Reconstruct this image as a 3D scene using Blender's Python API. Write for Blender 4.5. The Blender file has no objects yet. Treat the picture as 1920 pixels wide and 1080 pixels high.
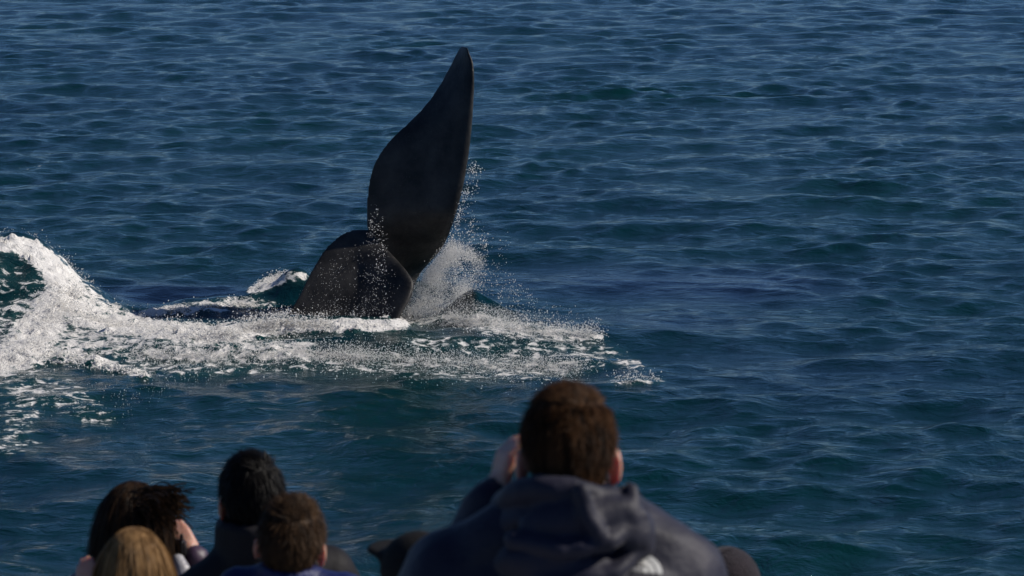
import bpy, bmesh, math, random
import numpy as np
from mathutils import Vector, Matrix, noise
from mathutils.bvhtree import BVHTree

R = math.radians
scene = bpy.context.scene
col = scene.collection
rng = np.random.default_rng(11)
random.seed(5)

# ------------------------------------------------------------------ camera, sky, sun, exposure
CAM_H = 6.5                      # eye height above the sea, metres
PITCH = R(9.6)                   # looking down
FPX = 5444.0                     # focal length in pixels of a 1920 wide frame
cam_d = bpy.data.cameras.new('camera')
cam_d.sensor_width = 36.0
cam_d.lens = 36.0 * FPX / 1920.0
cam_d.clip_start = 0.1
cam_d.clip_end = 20000
cam_d.dof.use_dof = True
cam_d.dof.focus_distance = 36.5
cam_d.dof.aperture_fstop = 9.0
cam = bpy.data.objects.new('camera', cam_d)
col.objects.link(cam)
cam.location = (0, 0, CAM_H)
cam.rotation_euler = (R(90) - PITCH, 0, 0)
scene.camera = cam

SUN_AZ, SUN_EL = R(84), R(38)    # azimuth from the view direction (+Y) towards the right (+X)
world = bpy.data.worlds.new('World')
scene.world = world
world.use_nodes = True
wn = world.node_tree
bg = wn.nodes['Background']
sky = wn.nodes.new('ShaderNodeTexSky')
sky.sky_type = 'NISHITA'
sky.sun_disc = False
sky.sun_elevation = SUN_EL
sky.sun_rotation = SUN_AZ
sky.altitude = 2500
sky.air_density = 0.8
sky.dust_density = 0.0
sky.ozone_density = 8.5
wn.links.new(sky.outputs[0], bg.inputs['Color'])
bg.inputs['Strength'].default_value = 0.085

sun_d = bpy.data.lights.new('sun', 'SUN')
sun_d.energy = 5.0
sun_d.angle = R(0.5)
sun_d.color = (1.0, 0.93, 0.84)
sun = bpy.data.objects.new('sun', sun_d)
col.objects.link(sun)
S = Vector((math.sin(SUN_AZ) * math.cos(SUN_EL), math.cos(SUN_AZ) * math.cos(SUN_EL), math.sin(SUN_EL)))
sun.rotation_euler = S.to_track_quat('Z', 'Y').to_euler()
sun.location = (30, 0, 40)

scene.view_settings.view_transform = 'Standard'
scene.view_settings.look = 'None'
scene.view_settings.exposure = -0.15
scene.view_settings.gamma = 1.0
scene.render.engine = 'CYCLES'
scene.cycles.use_denoising = True
scene.cycles.max_bounces = 8
scene.cycles.sample_clamp_indirect = 6

# ------------------------------------------------------------------ pixel <-> place
FW = np.array([0, math.cos(PITCH), -math.sin(PITCH)])
UP = np.array([0, math.sin(PITCH), math.cos(PITCH)])


def ray(u, v):
    return np.array([(u - 960) / FPX, 0, 0]) + FW - UP * ((v - 540) / FPX)


def at(u, v, Y):
    """point seen at pixel (u, v) that lies at distance Y in front"""
    d = ray(u, v)
    return Vector(np.array([0, 0, CAM_H]) + d * (Y / d[1]))


def on_sea(u, v, z=0.0):
    d = ray(u, v)
    return Vector(np.array([0, 0, CAM_H]) + d * ((z - CAM_H) / d[2]))


def to_pix(P):
    q = P - np.array([0, 0, CAM_H])
    dep = q @ FW
    return 960 + FPX * q[:, 0] / dep, 540 - FPX * (q @ UP) / dep


# ------------------------------------------------------------------ helpers
def sstep(a, b, x):
    t = np.clip((x - a) / (b - a), 0, 1)
    return t * t * (3 - 2 * t)


def tag(o, label=None, cat=None, group=None, kind=None):
    for k, v in (('label', label), ('category', cat), ('group', group), ('kind', kind)):
        if v:
            o[k] = v
    return o


def link(name, me, mat=None, parent=None, smooth=True):
    o = bpy.data.objects.new(name, me)
    col.objects.link(o)
    if mat:
        me.materials.clear()
        me.materials.append(mat)
    if parent:
        o.parent = parent
    if smooth:
        me.polygons.foreach_set('use_smooth', np.ones(len(me.polygons), bool))
    return o


def np_mesh(name, verts, faces):
    """fast mesh from numpy arrays; faces all the same size"""
    me = bpy.data.meshes.new(name)
    verts = np.asarray(verts, np.float32)
    faces = np.asarray(faces, np.int32)
    k = faces.shape[1]
    me.vertices.add(len(verts))
    me.vertices.foreach_set('co', verts.ravel())
    me.loops.add(faces.size)
    me.loops.foreach_set('vertex_index', faces.ravel())
    me.polygons.add(len(faces))
    me.polygons.foreach_set('loop_start', np.arange(0, faces.size, k, dtype=np.int32))
    me.polygons.foreach_set('loop_total', np.full(len(faces), k, np.int32))
    me.update(calc_edges=True)
    return me


def mat_new(name):
    m = bpy.data.materials.new(name)
    m.use_nodes = True
    nt = m.node_tree
    return m, nt, nt.nodes['Principled BSDF'], nt.nodes['Material Output']


def N(nt, t, **kw):
    n = nt.nodes.new(t)
    for k, v in kw.items():
        if hasattr(n, k):
            setattr(n, k, v)
        else:
            n.inputs[k].default_value = v
    return n


def mottled(name, c1, c2, scale=8, rough=0.7, bump=0.3, bscale=40, dist=0.01, detail=6, **pr):
    """plain surface: two close colours mixed by noise, fine relief"""
    m, nt, p, out = mat_new(name)
    tc = N(nt, 'ShaderNodeTexCoord')
    n1 = N(nt, 'ShaderNodeTexNoise', Scale=scale, Detail=detail)
    nt.links.new(tc.outputs['Object'], n1.inputs['Vector'])
    r = N(nt, 'ShaderNodeValToRGB')
    r.color_ramp.elements[0].position = 0.35
    r.color_ramp.elements[1].position = 0.68
    r.color_ramp.elements[0].color = (*c1, 1)
    r.color_ramp.elements[1].color = (*c2, 1)
    nt.links.new(n1.outputs['Fac'], r.inputs['Fac'])
    nt.links.new(r.outputs['Color'], p.inputs['Base Color'])
    p.inputs['Roughness'].default_value = rough
    for k, v in pr.items():
        p.inputs[k.replace('_', ' ')].default_value = v
    if bump:
        n2 = N(nt, 'ShaderNodeTexNoise', Scale=bscale, Detail=4)
        nt.links.new(tc.outputs['Object'], n2.inputs['Vector'])
        b = N(nt, 'ShaderNodeBump', Strength=bump, Distance=dist)
        nt.links.new(n2.outputs['Fac'], b.inputs['Height'])
        nt.links.new(b.outputs['Normal'], p.inputs['Normal'])
    return m


# ------------------------------------------------------------------ sea
def axis(dense, steps_out, far):
    """non-uniform axis: the dense part as given, then cells growing out to far"""
    out = list(dense)
    d = dense[-1] - dense[-2]
    while out[-1] < far:
        d *= steps_out
        out.append(out[-1] + d)
    return np.array(out)


xs = [0.0]
while xs[-1] < 19:
    xs.append(xs[-1] + (0.042 if xs[-1] < 7.2 else 0.042 + (xs[-1] - 7.2) * 0.011))
xs = axis(xs, 1.35, 9000)
xs = np.concatenate([-xs[:0:-1], xs])
ys = [21.0]
while ys[-1] < 112:
    y = ys[-1]
    ys.append(y + (0.042 * (max(y, 30) / 30) ** 1.15))
ys_f = axis(ys, 1.35, 9000)
back = axis([0.0, 0.06], 1.35, 9000)[1:]
ys = np.concatenate([(21.0 - back)[::-1], ys_f])
X, Y = np.meshgrid(xs, ys)
nx, ny = len(xs), len(ys)
cell = np.maximum(np.gradient(ys)[:, None], np.gradient(xs)[None, :] * 0.8)

# gust patches that vary how steep the ripples are
def lowfreq(X, Y, lam, seed, n=7):
    g = np.random.default_rng(seed)
    h = np.zeros_like(X)
    for _ in range(n):
        a = g.uniform(0, 2 * math.pi)
        l = lam * g.uniform(0.6, 1.7)
        h += np.sin(2 * math.pi / l * (X * math.cos(a) + Y * math.sin(a) * 0.6) + g.uniform(0, 6.3))
    return h / math.sqrt(n)


gust = np.clip(1 + 0.30 * lowfreq(X, Y, 7.0, 3), 0.4, 1.7)
gust += 1.1 * np.exp(-((X - 3.6) / 4.2) ** 4 - ((Y - 64.5) / 1.3) ** 2)
H = np.zeros_like(X)
DX = np.zeros_like(X)
DY = np.zeros_like(X)
g = np.random.default_rng(21)
NW = 110
for i in range(NW):
    lam = math.exp(g.uniform(math.log(0.20), math.log(4.0)))
    th = g.normal(0.12, 0.62) if g.random() < 0.75 else g.normal(-0.5, 0.8)
    k = 2 * math.pi / lam
    slope = 0.0210 * (1.0 if lam < 0.8 else (lam / 0.8) ** -0.28)
    a = slope / k
    kx, ky = k * math.sin(th), k * math.cos(th)
    fade = np.clip((lam / cell - 3.0) / 3.0, 0, 1)
    if fade.max() <= 0:
        continue
    ph = X * kx + Y * ky + g.uniform(0, 6.283)
    A = a * fade
    if lam < 1.6:
        A = A * gust
    H += A * np.cos(ph)
    s = np.sin(ph) * A * 0.75
    DX -= s * math.sin(th)
    DY -= s * math.cos(th)

px_m = 148.7                                    # pixels per metre at the whale


def ux(u):
    return (u - 960) / px_m


def gauss(x, c, s):
    return np.exp(-0.5 * ((x - c) / s) ** 2)


# smoother patches of water, which also carry a darker tint
U0, V0 = to_pix(np.stack([X.ravel(), Y.ravel(), np.zeros(X.size)], 1))
U0 = U0.reshape(X.shape)
V0 = V0.reshape(X.shape)
front = Y > 15


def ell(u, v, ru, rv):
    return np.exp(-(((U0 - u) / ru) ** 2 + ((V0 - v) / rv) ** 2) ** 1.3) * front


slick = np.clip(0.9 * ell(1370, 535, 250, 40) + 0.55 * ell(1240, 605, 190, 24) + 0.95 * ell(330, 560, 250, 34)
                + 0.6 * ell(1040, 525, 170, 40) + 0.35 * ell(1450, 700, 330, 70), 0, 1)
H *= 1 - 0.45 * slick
DX *= 1 - 0.5 * slick
DY *= 1 - 0.5 * slick

# raised water: the breaking wave, the humps round the tail, the lip of the swell
xw = np.array([-30, -12, -9, -7.6, ux(0), ux(60), ux(100), ux(140), ux(200), ux(265), ux(330)])
hw = np.array([0, 0, 0.62, 0.95, 0.97, 0.88, 0.70, 0.40, 0.15, 0.04, 0])
hx = np.interp(X, xw, hw)
yc = 36.8 + 0.25 * np.sin(X * 1.7)
sy = np.where(Y < yc, 1.05, 0.48)
big = hx * np.exp(-0.5 * (np.abs(Y - yc) / sy) ** 2)
hump = 0.44 * gauss(X, ux(545), 0.30) * gauss(Y, 36.95, 0.30)
hump += 0.15 * gauss(X, ux(455), 0.45) * gauss(Y, 36.75, 0.30)
hump += 0.12 * gauss(X, ux(345), 0.5) * gauss(Y, 36.5, 0.35)
peak = np.interp(X, [ux(770), ux(800), ux(840), ux(872), ux(888), ux(905), ux(950), ux(1040)],
                 [0, 0.04, 0.15, 0.28, 0.33, 0.25, 0.12, 0.0]) * np.exp(-0.5 * (np.abs(Y - 35.95) / np.where(Y < 35.95, 0.38, 0.16)) ** 2)
lip = 0.15 * np.interp(X, [-9, -5.5, -3.5, -1.2, 1.0, 2.5], [0.3, 0.8, 1, 1, 0.6, 0]) * \
    np.exp(-0.5 * (np.abs(Y - (34.0 + 0.35 * np.sin(X * 0.9 + 1))) / np.where(Y < 34, 0.42, 0.9)) ** 2)
skirt = 0.19 * np.interp(X, [ux(440), ux(510), ux(600), ux(745), ux(790)], [0, 0.8, 1, 0.85, 0]) * np.exp(-0.5 * (np.abs(Y - 34.85) / np.where(Y < 34.85, 0.22, 0.3)) ** 2)
mounds = big + hump + peak + lip + skirt
rough = 0.5 * lowfreq(X, Y, 0.9, 41, 9) + 0.35 * lowfreq(X, Y, 0.42, 42, 9)
mounds = mounds + rough * 0.055 * sstep(0.03, 0.30, big + hump * 1.5 + peak)
Z = H + mounds
near_splash = (Y > 27) & (Y < 41) & (np.abs(X) < 9)
P = np.stack([(X + DX).ravel(), (Y + DY).ravel(), Z.ravel()], 1)
UU, VV = to_pix(P)

# foam density, laid along lines on the water
def seg_field(U, V, pts, vs=1.7):
    """1 on the line, 0 beyond its radius; pts = (u, v, r)"""
    best = np.full(U.shape, 9.0)
    for (u0, v0, r0), (u1, v1, r1) in zip(pts[:-1], pts[1:]):
        ax, ay = u1 - u0, (v1 - v0) * vs
        L = ax * ax + ay * ay + 1e-6
        t = np.clip(((U - u0) * ax + (V - v0) * vs * ay) / L, 0, 1)
        d = np.hypot(U - (u0 + ax * t), (V - v0) * vs - ay * t) / (r0 + (r1 - r0) * t)
        best = np.minimum(best, d)
    return 1 - sstep(0.35, 1.25, best)


FOAM = [
    (1.00, [(-120, 455, 40), (0, 458, 32), (50, 464, 36), (92, 494, 42), (120, 530, 44), (105, 575, 62), (70, 625, 74), (35, 668, 62), (-60, 690, 60)]),
    (0.62, [(-60, 600, 70), (30, 590, 60), (90, 560, 50)]),
    (0.46, [(-60, 500, 60), (20, 520, 60), (80, 545, 50)]),
    (0.80, [(120, 530, 50), (170, 575, 50), (230, 600, 44)]),
    (0.92, [(110, 575, 60), (190, 604, 52), (290, 620, 44), (410, 630, 42), (520, 614, 36), (620, 611, 24), (745, 606, 16)]),
    (0.98, [(470, 622, 30), (520, 612, 30), (620, 612, 28), (700, 611, 26), (755, 610, 18)]),
    (0.80, [(60, 655, 50), (160, 672, 30), (220, 690, 18), (275, 706, 9)]),
    (0.66, [(100, 630, 70), (250, 655, 62), (400, 662, 56), (560, 655, 48)]),
    (0.50, [(250, 690, 40), (420, 690, 36), (560, 680, 44), (700, 680, 58), (860, 690, 60), (1000, 690, 52), (1110, 680, 36)]),
    (0.50, [(0, 700, 50), (45, 740, 64), (35, 800, 44), (10, 835, 40)]),
    (0.46, [(60, 720, 90), (140, 755, 70), (200, 790, 26)]),
    (0.36, [(0, 815, 60), (60, 832, 40)]),
    (0.62, [(760, 607, 16), (860, 598, 34), (960, 618, 46), (1050, 628, 34), (1120, 632, 16)]),
    (0.50, [(780, 640, 40), (950, 655, 50), (1130, 660, 40), (1200, 690, 26)]),
    (0.78, [(478, 545, 20), (520, 522, 26), (560, 520, 22)]),
    (0.68, [(262, 592, 20), (340, 580, 28), (440, 568, 30), (500, 572, 24)]),
    (0.50, [(1150, 714, 16), (1238, 714, 14)]),
    (0.35, [(40, 318, 12), (84, 312, 8)]),
]
sel = (UU > -400) & (UU < 2300) & (VV > 250) & (VV < 1000) & (P[:, 1] > 15)
foam = np.zeros(len(P))
us, vs_ = UU[sel], VV[sel]
fsel = np.zeros(len(us))
for w, pts in FOAM:
    fsel = np.maximum(fsel, w * seg_field(us, vs_, pts))
foam[sel] = fsel
foam = foam.reshape(X.shape)
foam *= (Y < 39.5) | (Y > 45)
# lumpy foam heads
lump = np.zeros_like(X)
ii = np.argwhere((foam > 0.25) & near_splash)
for (r, c) in ii:
    p = Vector((P[r * nx + c, 0], P[r * nx + c, 1], P[r * nx + c, 2]))
    n = noise.noise(p * 5.0) * 0.55 + noise.noise(p * 11) * 0.5 + noise.noise(p * 22) * 0.35
    lump[r, c] = 0.6 * abs(n) + 0.3 * n
P[:, 2] += (lump * sstep(0.3, 0.95, foam) * 0.17).ravel()
P[:, 1] -= (lump * sstep(0.5, 1.0, foam) * 0.06).ravel()

idx = np.arange(nx * ny).reshape(ny, nx)
F = np.stack([idx[:-1, :-1], idx[:-1, 1:], idx[1:, 1:], idx[1:, :-1]], -1).reshape(-1, 4)
sea_me = np_mesh('sea', P, F)
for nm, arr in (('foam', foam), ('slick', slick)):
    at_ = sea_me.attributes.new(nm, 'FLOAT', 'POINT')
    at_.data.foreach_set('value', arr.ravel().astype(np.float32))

m, nt, p, out = mat_new('sea_water')
tc = N(nt, 'ShaderNodeTexCoord')
mp = N(nt, 'ShaderNodeMapping')
mp.inputs['Scale'].default_value = (0.75, 1.0, 1.0)
nt.links.new(tc.outputs['Object'], mp.inputs['Vector'])
rip = N(nt, 'ShaderNodeTexNoise', Scale=3.4, Detail=6, Roughness=0.62, Distortion=0.5)
nt.links.new(mp.outputs[0], rip.inputs['Vector'])
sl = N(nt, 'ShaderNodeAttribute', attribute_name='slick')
fo = N(nt, 'ShaderNodeAttribute', attribute_name='foam')
bs = N(nt, 'ShaderNodeMapRange')
bs.inputs['To Min'].default_value = 0.85
bs.inputs['To Max'].default_value = 0.30
nt.links.new(sl.outputs['Fac'], bs.inputs['Value'])
bmp = N(nt, 'ShaderNodeBump', Distance=0.085)
nt.links.new(bs.outputs[0], bmp.inputs['Strength'])
nt.links.new(rip.outputs['Fac'], bmp.inputs['Height'])
nt.links.new(bmp.outputs[0], p.inputs['Normal'])
# body colour of the sea: green plankton water, tinted darker navy in the slick patches
big_n = N(nt, 'ShaderNodeTexNoise', Scale=0.12, Detail=2)
nt.links.new(tc.outputs['Object'], big_n.inputs['Vector'])
cr = N(nt, 'ShaderNodeValToRGB')
cr.color_ramp.elements[0].position = 0.35
cr.color_ramp.elements[1].position = 0.65
cr.color_ramp.elements[0].color = (0.0008, 0.0175, 0.0235, 1)
cr.color_ramp.elements[1].color = (0.0010, 0.0230, 0.0235, 1)
nt.links.new(big_n.outputs['Fac'], cr.inputs['Fac'])
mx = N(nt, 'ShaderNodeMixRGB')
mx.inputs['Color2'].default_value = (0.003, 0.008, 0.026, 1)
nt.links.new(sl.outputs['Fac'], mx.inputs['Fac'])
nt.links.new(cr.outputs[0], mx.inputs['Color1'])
# milky green where air is mixed into the water
mf = N(nt, 'ShaderNodeMapRange')
mf.inputs['From Max'].default_value = 1.0
mf.inputs['To Max'].default_value = 0.45
nt.links.new(fo.outputs['Fac'], mf.inputs['Value'])
mx2 = N(nt, 'ShaderNodeMixRGB')
mx2.inputs['Color2'].default_value = (0.03, 0.10, 0.095, 1)
nt.links.new(mf.outputs[0], mx2.inputs['Fac'])
nt.links.new(mx.outputs[0], mx2.inputs['Color1'])
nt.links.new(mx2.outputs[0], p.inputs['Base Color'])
p.inputs['Roughness'].default_value = 0.07
p.inputs['IOR'].default_value = 1.333
# foam
fb = N(nt, 'ShaderNodeBsdfPrincipled')
fb.inputs['Roughness'].default_value = 0.75
fn1 = N(nt, 'ShaderNodeTexNoise', Scale=7.0, Detail=8, Roughness=0.66, Distortion=0.6)
fn2 = N(nt, 'ShaderNodeTexVoronoi', Scale=9.0)
fn2.feature = 'F1'
nt.links.new(tc.outputs['Object'], fn1.inputs['Vector'])
nt.links.new(fn1.outputs['Color'], fn2.inputs['Vector'])
mp3 = N(nt, 'ShaderNodeMapping')
mp3.inputs['Scale'].default_value = (0.8, 1.0, 1.0)
nt.links.new(tc.outputs['Object'], mp3.inputs['Vector'])
nt.links.new(mp3.outputs[0], fn1.inputs['Vector'])
wob = N(nt, 'ShaderNodeMixRGB', blend_type='ADD')
wob.inputs['Fac'].default_value = 0.25
nt.links.new(tc.outputs['Object'], wob.inputs['Color1'])
nt.links.new(fn1.outputs['Color'], wob.inputs['Color2'])
nt.links.new(wob.outputs[0], fn2.inputs['Vector'])
# threshold = noise spread to 0..1 with a cellular part
spread = N(nt, 'ShaderNodeMapRange')
spread.inputs['From Min'].default_value = 0.34
spread.inputs['From Max'].default_value = 0.68
nt.links.new(fn1.outputs['Fac'], spread.inputs['Value'])
add = N(nt, 'ShaderNodeMath', operation='MULTIPLY_ADD')
nt.links.new(fn2.outputs['Distance'], add.inputs[0])
add.inputs[1].default_value = 0.35
nt.links.new(spread.outputs[0], add.inputs[2])
sub = N(nt, 'ShaderNodeMath', operation='SUBTRACT')
sub.use_clamp = False
fo2 = N(nt, 'ShaderNodeMath', operation='MULTIPLY')
fo2.inputs[1].default_value = 1.28
nt.links.new(fo.outputs['Fac'], fo2.inputs[0])
nt.links.new(fo2.outputs[0], sub.inputs[0])
nt.links.new(add.outputs[0], sub.inputs[1])
ff = N(nt, 'ShaderNodeMapRange', interpolation_type='SMOOTHSTEP')
ff.inputs['From Min'].default_value = -0.04
ff.inputs['From Max'].default_value = 0.30
nt.links.new(sub.outputs[0], ff.inputs['Value'])
fc = N(nt, 'ShaderNodeValToRGB')
fc.color_ramp.elements[0].color = (0.30, 0.37, 0.37, 1)
fc.color_ramp.elements[1].color = (0.84, 0.82, 0.79, 1)
nt.links.new(ff.outputs[0], fc.inputs['Fac'])
nt.links.new(fc.outputs[0], fb.inputs['Base Color'])
fbm = N(nt, 'ShaderNodeBump', Strength=1.0, Distance=0.10)
nt.links.new(fn1.outputs['Fac'], fbm.inputs['Height'])
nt.links.new(fbm.outputs[0], fb.inputs['Normal'])
ms = N(nt, 'ShaderNodeMixShader')
nt.links.new(ff.outputs[0], ms.inputs[0])
nt.links.new(p.outputs[0], ms.inputs[1])
nt.links.new(fb.outputs[0], ms.inputs[2])
nt.links.new(ms.outputs[0], out.inputs['Surface'])
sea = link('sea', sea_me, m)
tag(sea, 'dark teal rippled sea with foam round the tail', 'sea', kind='structure')

sea_lookup_x, sea_lookup_y, sea_lookup_z = xs, ys, P[:, 2].reshape(X.shape)


def sea_z(x, y):
    """height of the water at places x, y (arrays)"""
    c = np.clip(np.searchsorted(xs, x), 0, nx - 1)
    r = np.clip(np.searchsorted(ys, y), 0, ny - 1)
    return sea_lookup_z[r, c]


# ------------------------------------------------------------------ whale tail
def crom(pts, n):
    """resample a list of rows with Catmull-Rom"""
    pts = np.array(pts, float)
    q = np.vstack([2 * pts[0] - pts[1], pts, 2 * pts[-1] - pts[-2]])
    t = np.linspace(0, len(pts) - 1 - 1e-6, n)
    i = t.astype(int)
    f = (t - i)[:, None]
    a, b, c, d = q[i], q[i + 1], q[i + 2], q[i + 3]
    return 0.5 * (2 * b + (c - a) * f + (2 * a - 5 * b + 4 * c - d) * f ** 2 + (3 * b - a - 3 * c + d) * f ** 3)


def loft(bm, rows, thick, depth, prof, nt_=22):
    """rows (uL, vL, uR, vR); closed solid with front and back skins"""
    ns = len(rows)
    front, back_ = [], []
    for i, (ul, vl, ur, vr) in enumerate(rows):
        s = i / (ns - 1)
        fr, bk = [], []
        for j in range(nt_ + 1):
            t = 0.5 - 0.5 * math.cos(math.pi * j / nt_)
            u, v = ul + (ur - ul) * t, vl + (vr - vl) * t
            yc_ = depth(s, t)
            th = 0.5 * thick(s) * prof(t) + 0.004
            fr.append(bm.verts.new(at(u, v, yc_ - th)))
            bk.append(bm.verts.new(at(u, v, yc_ + th)))
        front.append(fr)
        back_.append(bk)
    for i in range(ns - 1):
        for j in range(nt_):
            bm.faces.new((front[i][j], front[i][j + 1], front[i + 1][j + 1], front[i + 1][j]))
            bm.faces.new((back_[i][j + 1], back_[i][j], back_[i + 1][j], back_[i + 1][j + 1]))
        bm.faces.new((back_[i][0], front[i][0], front[i + 1][0], back_[i + 1][0]))
        bm.faces.new((front[i][-1], back_[i][-1], back_[i + 1][-1], front[i + 1][-1]))
    for j in range(nt_):
        bm.faces.new((front[0][j + 1], front[0][j], back_[0][j], back_[0][j + 1]))
        bm.faces.new((front[-1][j], front[-1][j + 1], back_[-1][j + 1], back_[-1][j]))


def tcap(bm, p0, p1, r0, r1, seg=12, rings=4, sq=(1, 1)):
    """tapered tube with round ends between two points"""
    p0, p1 = Vector(p0), Vector(p1)
    ax = (p1 - p0)
    L = ax.length
    ax = ax.normalized() if L > 1e-6 else Vector((0, 0, 1))
    h = Vector((1, 0, 0)) if abs(ax.x) < 0.8 else Vector((0, 1, 0))
    e1 = (h - ax * h.dot(ax)).normalized()
    e2 = ax.cross(e1)
    prof = []
    for k in range(rings + 1):
        a = -math.pi / 2 + (math.pi / 2) * k / rings
        prof.append((p0 + ax * (r0 * math.sin(a)), r0 * math.cos(a)))
    for k in range(rings + 1):
        a = (math.pi / 2) * k / rings
        prof.append((p1 + ax * (r1 * math.sin(a)), r1 * math.cos(a)))
    loops = []
    for c, r in prof[1:-1]:
        loops.append([bm.verts.new(c + (e1 * math.cos(2 * math.pi * q / seg) * sq[0] + e2 * math.sin(2 * math.pi * q / seg) * sq[1]) * r) for q in range(seg)])
    a0 = bm.verts.new(prof[0][0])
    a1 = bm.verts.new(prof[-1][0])
    for q in range(seg):
        q2 = (q + 1) % seg
        bm.faces.new((a0, loops[0][q2], loops[0][q]))
        bm.faces.new((a1, loops[-1][q], loops[-1][q2]))
        for l0, l1 in zip(loops[:-1], loops[1:]):
            bm.faces.new((l0[q], l0[q2], l1[q2], l1[q]))


def ellip(bm, c, r, rot=None, seg=16, rings=10):
    M = Matrix.Translation(Vector(c)) @ (rot.to_4x4() if rot is not None else Matrix.Identity(4)) @ Matrix.Diagonal((*r, 1))
    bmesh.ops.create_uvsphere(bm, u_segments=seg, v_segments=rings, radius=1, matrix=M)


def fuse(name, bm, voxel, smooth=4, ratio=1.0):
    """melt overlapping closed pieces into one continuous skin"""
    bmesh.ops.recalc_face_normals(bm, faces=bm.faces)
    me = bpy.data.meshes.new(name)
    bm.to_mesh(me)
    bm.free()
    o = bpy.data.objects.new(name, me)
    col.objects.link(o)
    rm = o.modifiers.new('r', 'REMESH')
    rm.mode = 'VOXEL'
    rm.voxel_size = voxel
    if smooth:
        sm = o.modifiers.new('s', 'SMOOTH')
        sm.iterations = smooth
        sm.factor = 0.5
    if ratio < 1:
        dm = o.modifiers.new('d', 'DECIMATE')
        dm.ratio = ratio
    dg = bpy.context.evaluated_depsgraph_get()
    res = bpy.data.meshes.new_from_object(o.evaluated_get(dg))
    bpy.data.objects.remove(o)
    bpy.data.meshes.remove(me)
    res.name = name
    return res


def foil(t):
    """thin at t=0 (trailing edge), round at t=1 (leading edge)"""
    x = max(1e-5, 1 - t)
    return max(0.0, 5 * 2 * (0.2969 * math.sqrt(x) - 0.1260 * x - 0.3516 * x * x + 0.2843 * x ** 3 - 0.1015 * x ** 4))


YW = 36.15
upright = crom([(712, 575, 768, 575), (704, 505, 786, 516), (690, 440, 829, 466), (687, 396, 853, 408), (691, 346, 869, 348),
                (702, 306, 879, 290), (728, 266, 885, 236), (765, 230, 888, 190), (797, 197, 889.5, 160), (822, 162, 889, 135),
                (842, 126, 887, 116), (856, 98, 880, 99), (863, 86, 877, 88)], 70)
lower = crom([(662, 430, 693, 431), (640, 439, 706, 446), (613, 462, 723, 464), (592, 493, 746, 488), (576, 521, 766, 512),
              (563, 548, 776, 533), (547, 576, 769, 560), (530, 603, 752, 592), (512, 632, 738, 630), (485, 675, 722, 690)], 46)
bm = bmesh.new()
loft(bm, upright, lambda s: 0.34 * (1 - s) ** 0.8 + 0.035,
     lambda s, t: YW + 0.14 + 0.30 * s - 0.42 * (t - 0.2) * (1 - 0.4 * s) * sstep(0.05, 0.3, s) + 0.95 * (1 - sstep(0.04, 0.27, s)) * t
     + 0.10 * math.sin(math.pi * t) * (1 - s), foil)
loft(bm, lower, lambda s: 0.05 + 0.07 * sstep(0.0, 0.55, s),
     lambda s, t: YW + 0.02 - 1.0 * s ** 1.05 - 0.55 * max(0, t - 0.5) * sstep(0.1, 0.5, s),
     lambda t: (t ** 0.55) * math.sqrt(max(0, 1 - ((t - 0.93) / 0.07) ** 2)) if t > 0.93 else t ** 0.55)
# tail stock running down into the water and on to the back
stock = [(at(728, 560, YW + 0.20), 0.15), (at(715, 605, YW + 0.30), 0.24), (Vector((-1.45, 36.9, -0.7)), 0.42), (Vector((-0.4, 37.6, -1.5)), 0.75),
         (Vector((1.6, 38.3, -2.1)), 1.15), (Vector((4.2, 38.8, -2.5)), 1.5)]
for (a, ra), (b, rb) in zip(stock[:-1], stock[1:]):
    tcap(bm, a, b, ra, rb, 24, 8)
wh = fuse('whale', bm, 0.017, 7)
whale_mat, nt, p, out = mat_new('whale_skin')
tc = N(nt, 'ShaderNodeTexCoord')
n1 = N(nt, 'ShaderNodeTexNoise', Scale=2.2, Detail=9, Roughness=0.62)
nt.links.new(tc.outputs['Object'], n1.inputs['Vector'])
r = N(nt, 'ShaderNodeValToRGB')
r.color_ramp.elements[0].position = 0.38
r.color_ramp.elements[1].position = 0.70
r.color_ramp.elements[0].color = (0.012, 0.012, 0.012, 1)
r.color_ramp.elements[1].color = (0.052, 0.049, 0.046, 1)
nt.links.new(n1.outputs['Fac'], r.inputs['Fac'])
# pale pits and scratches
v1 = N(nt, 'ShaderNodeTexVoronoi', Scale=26)
nt.links.new(tc.outputs['Object'], v1.inputs['Vector'])
sp = N(nt, 'ShaderNodeMapRange')
sp.inputs['From Min'].default_value = 0.16
sp.inputs['From Max'].default_value = 0.06
nt.links.new(v1.outputs['Distance'], sp.inputs['Value'])
n3 = N(nt, 'ShaderNodeTexNoise', Scale=5, Detail=2)
nt.links.new(tc.outputs['Object'], n3.inputs['Vector'])
msk = N(nt, 'ShaderNodeMapRange')
msk.inputs['From Min'].default_value = 0.5
msk.inputs['From Max'].default_value = 0.66
nt.links.new(n3.outputs['Fac'], msk.inputs['Value'])
mul = N(nt, 'ShaderNodeMath', operation='MULTIPLY')
nt.links.new(sp.outputs[0], mul.inputs[0])
nt.links.new(msk.outputs[0], mul.inputs[1])
mm = N(nt, 'ShaderNodeMixRGB')
mm.inputs['Color2'].default_value = (0.10, 0.095, 0.09, 1)
nt.links.new(mul.outputs[0], mm.inputs['Fac'])
nt.links.new(r.outputs[0], mm.inputs['Color1'])
nt.links.new(mm.outputs[0], p.inputs['Base Color'])
n4 = N(nt, 'ShaderNodeTexNoise', Scale=14, Detail=7, Roughness=0.7)
nt.links.new(tc.outputs['Object'], n4.inputs['Vector'])
b4 = N(nt, 'ShaderNodeBump', Strength=0.35, Distance=0.03)
nt.links.new(n4.outputs['Fac'], b4.inputs['Height'])
nt.links.new(b4.outputs[0], p.inputs['Normal'])
p.inputs['Roughness'].default_value = 0.42
p.inputs['Specular IOR Level'].default_value = 0.22
whale = link('whale', wh, whale_mat)
tag(whale, 'black whale raising its tail flukes out of the sea amid white spray', 'whale')

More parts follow.
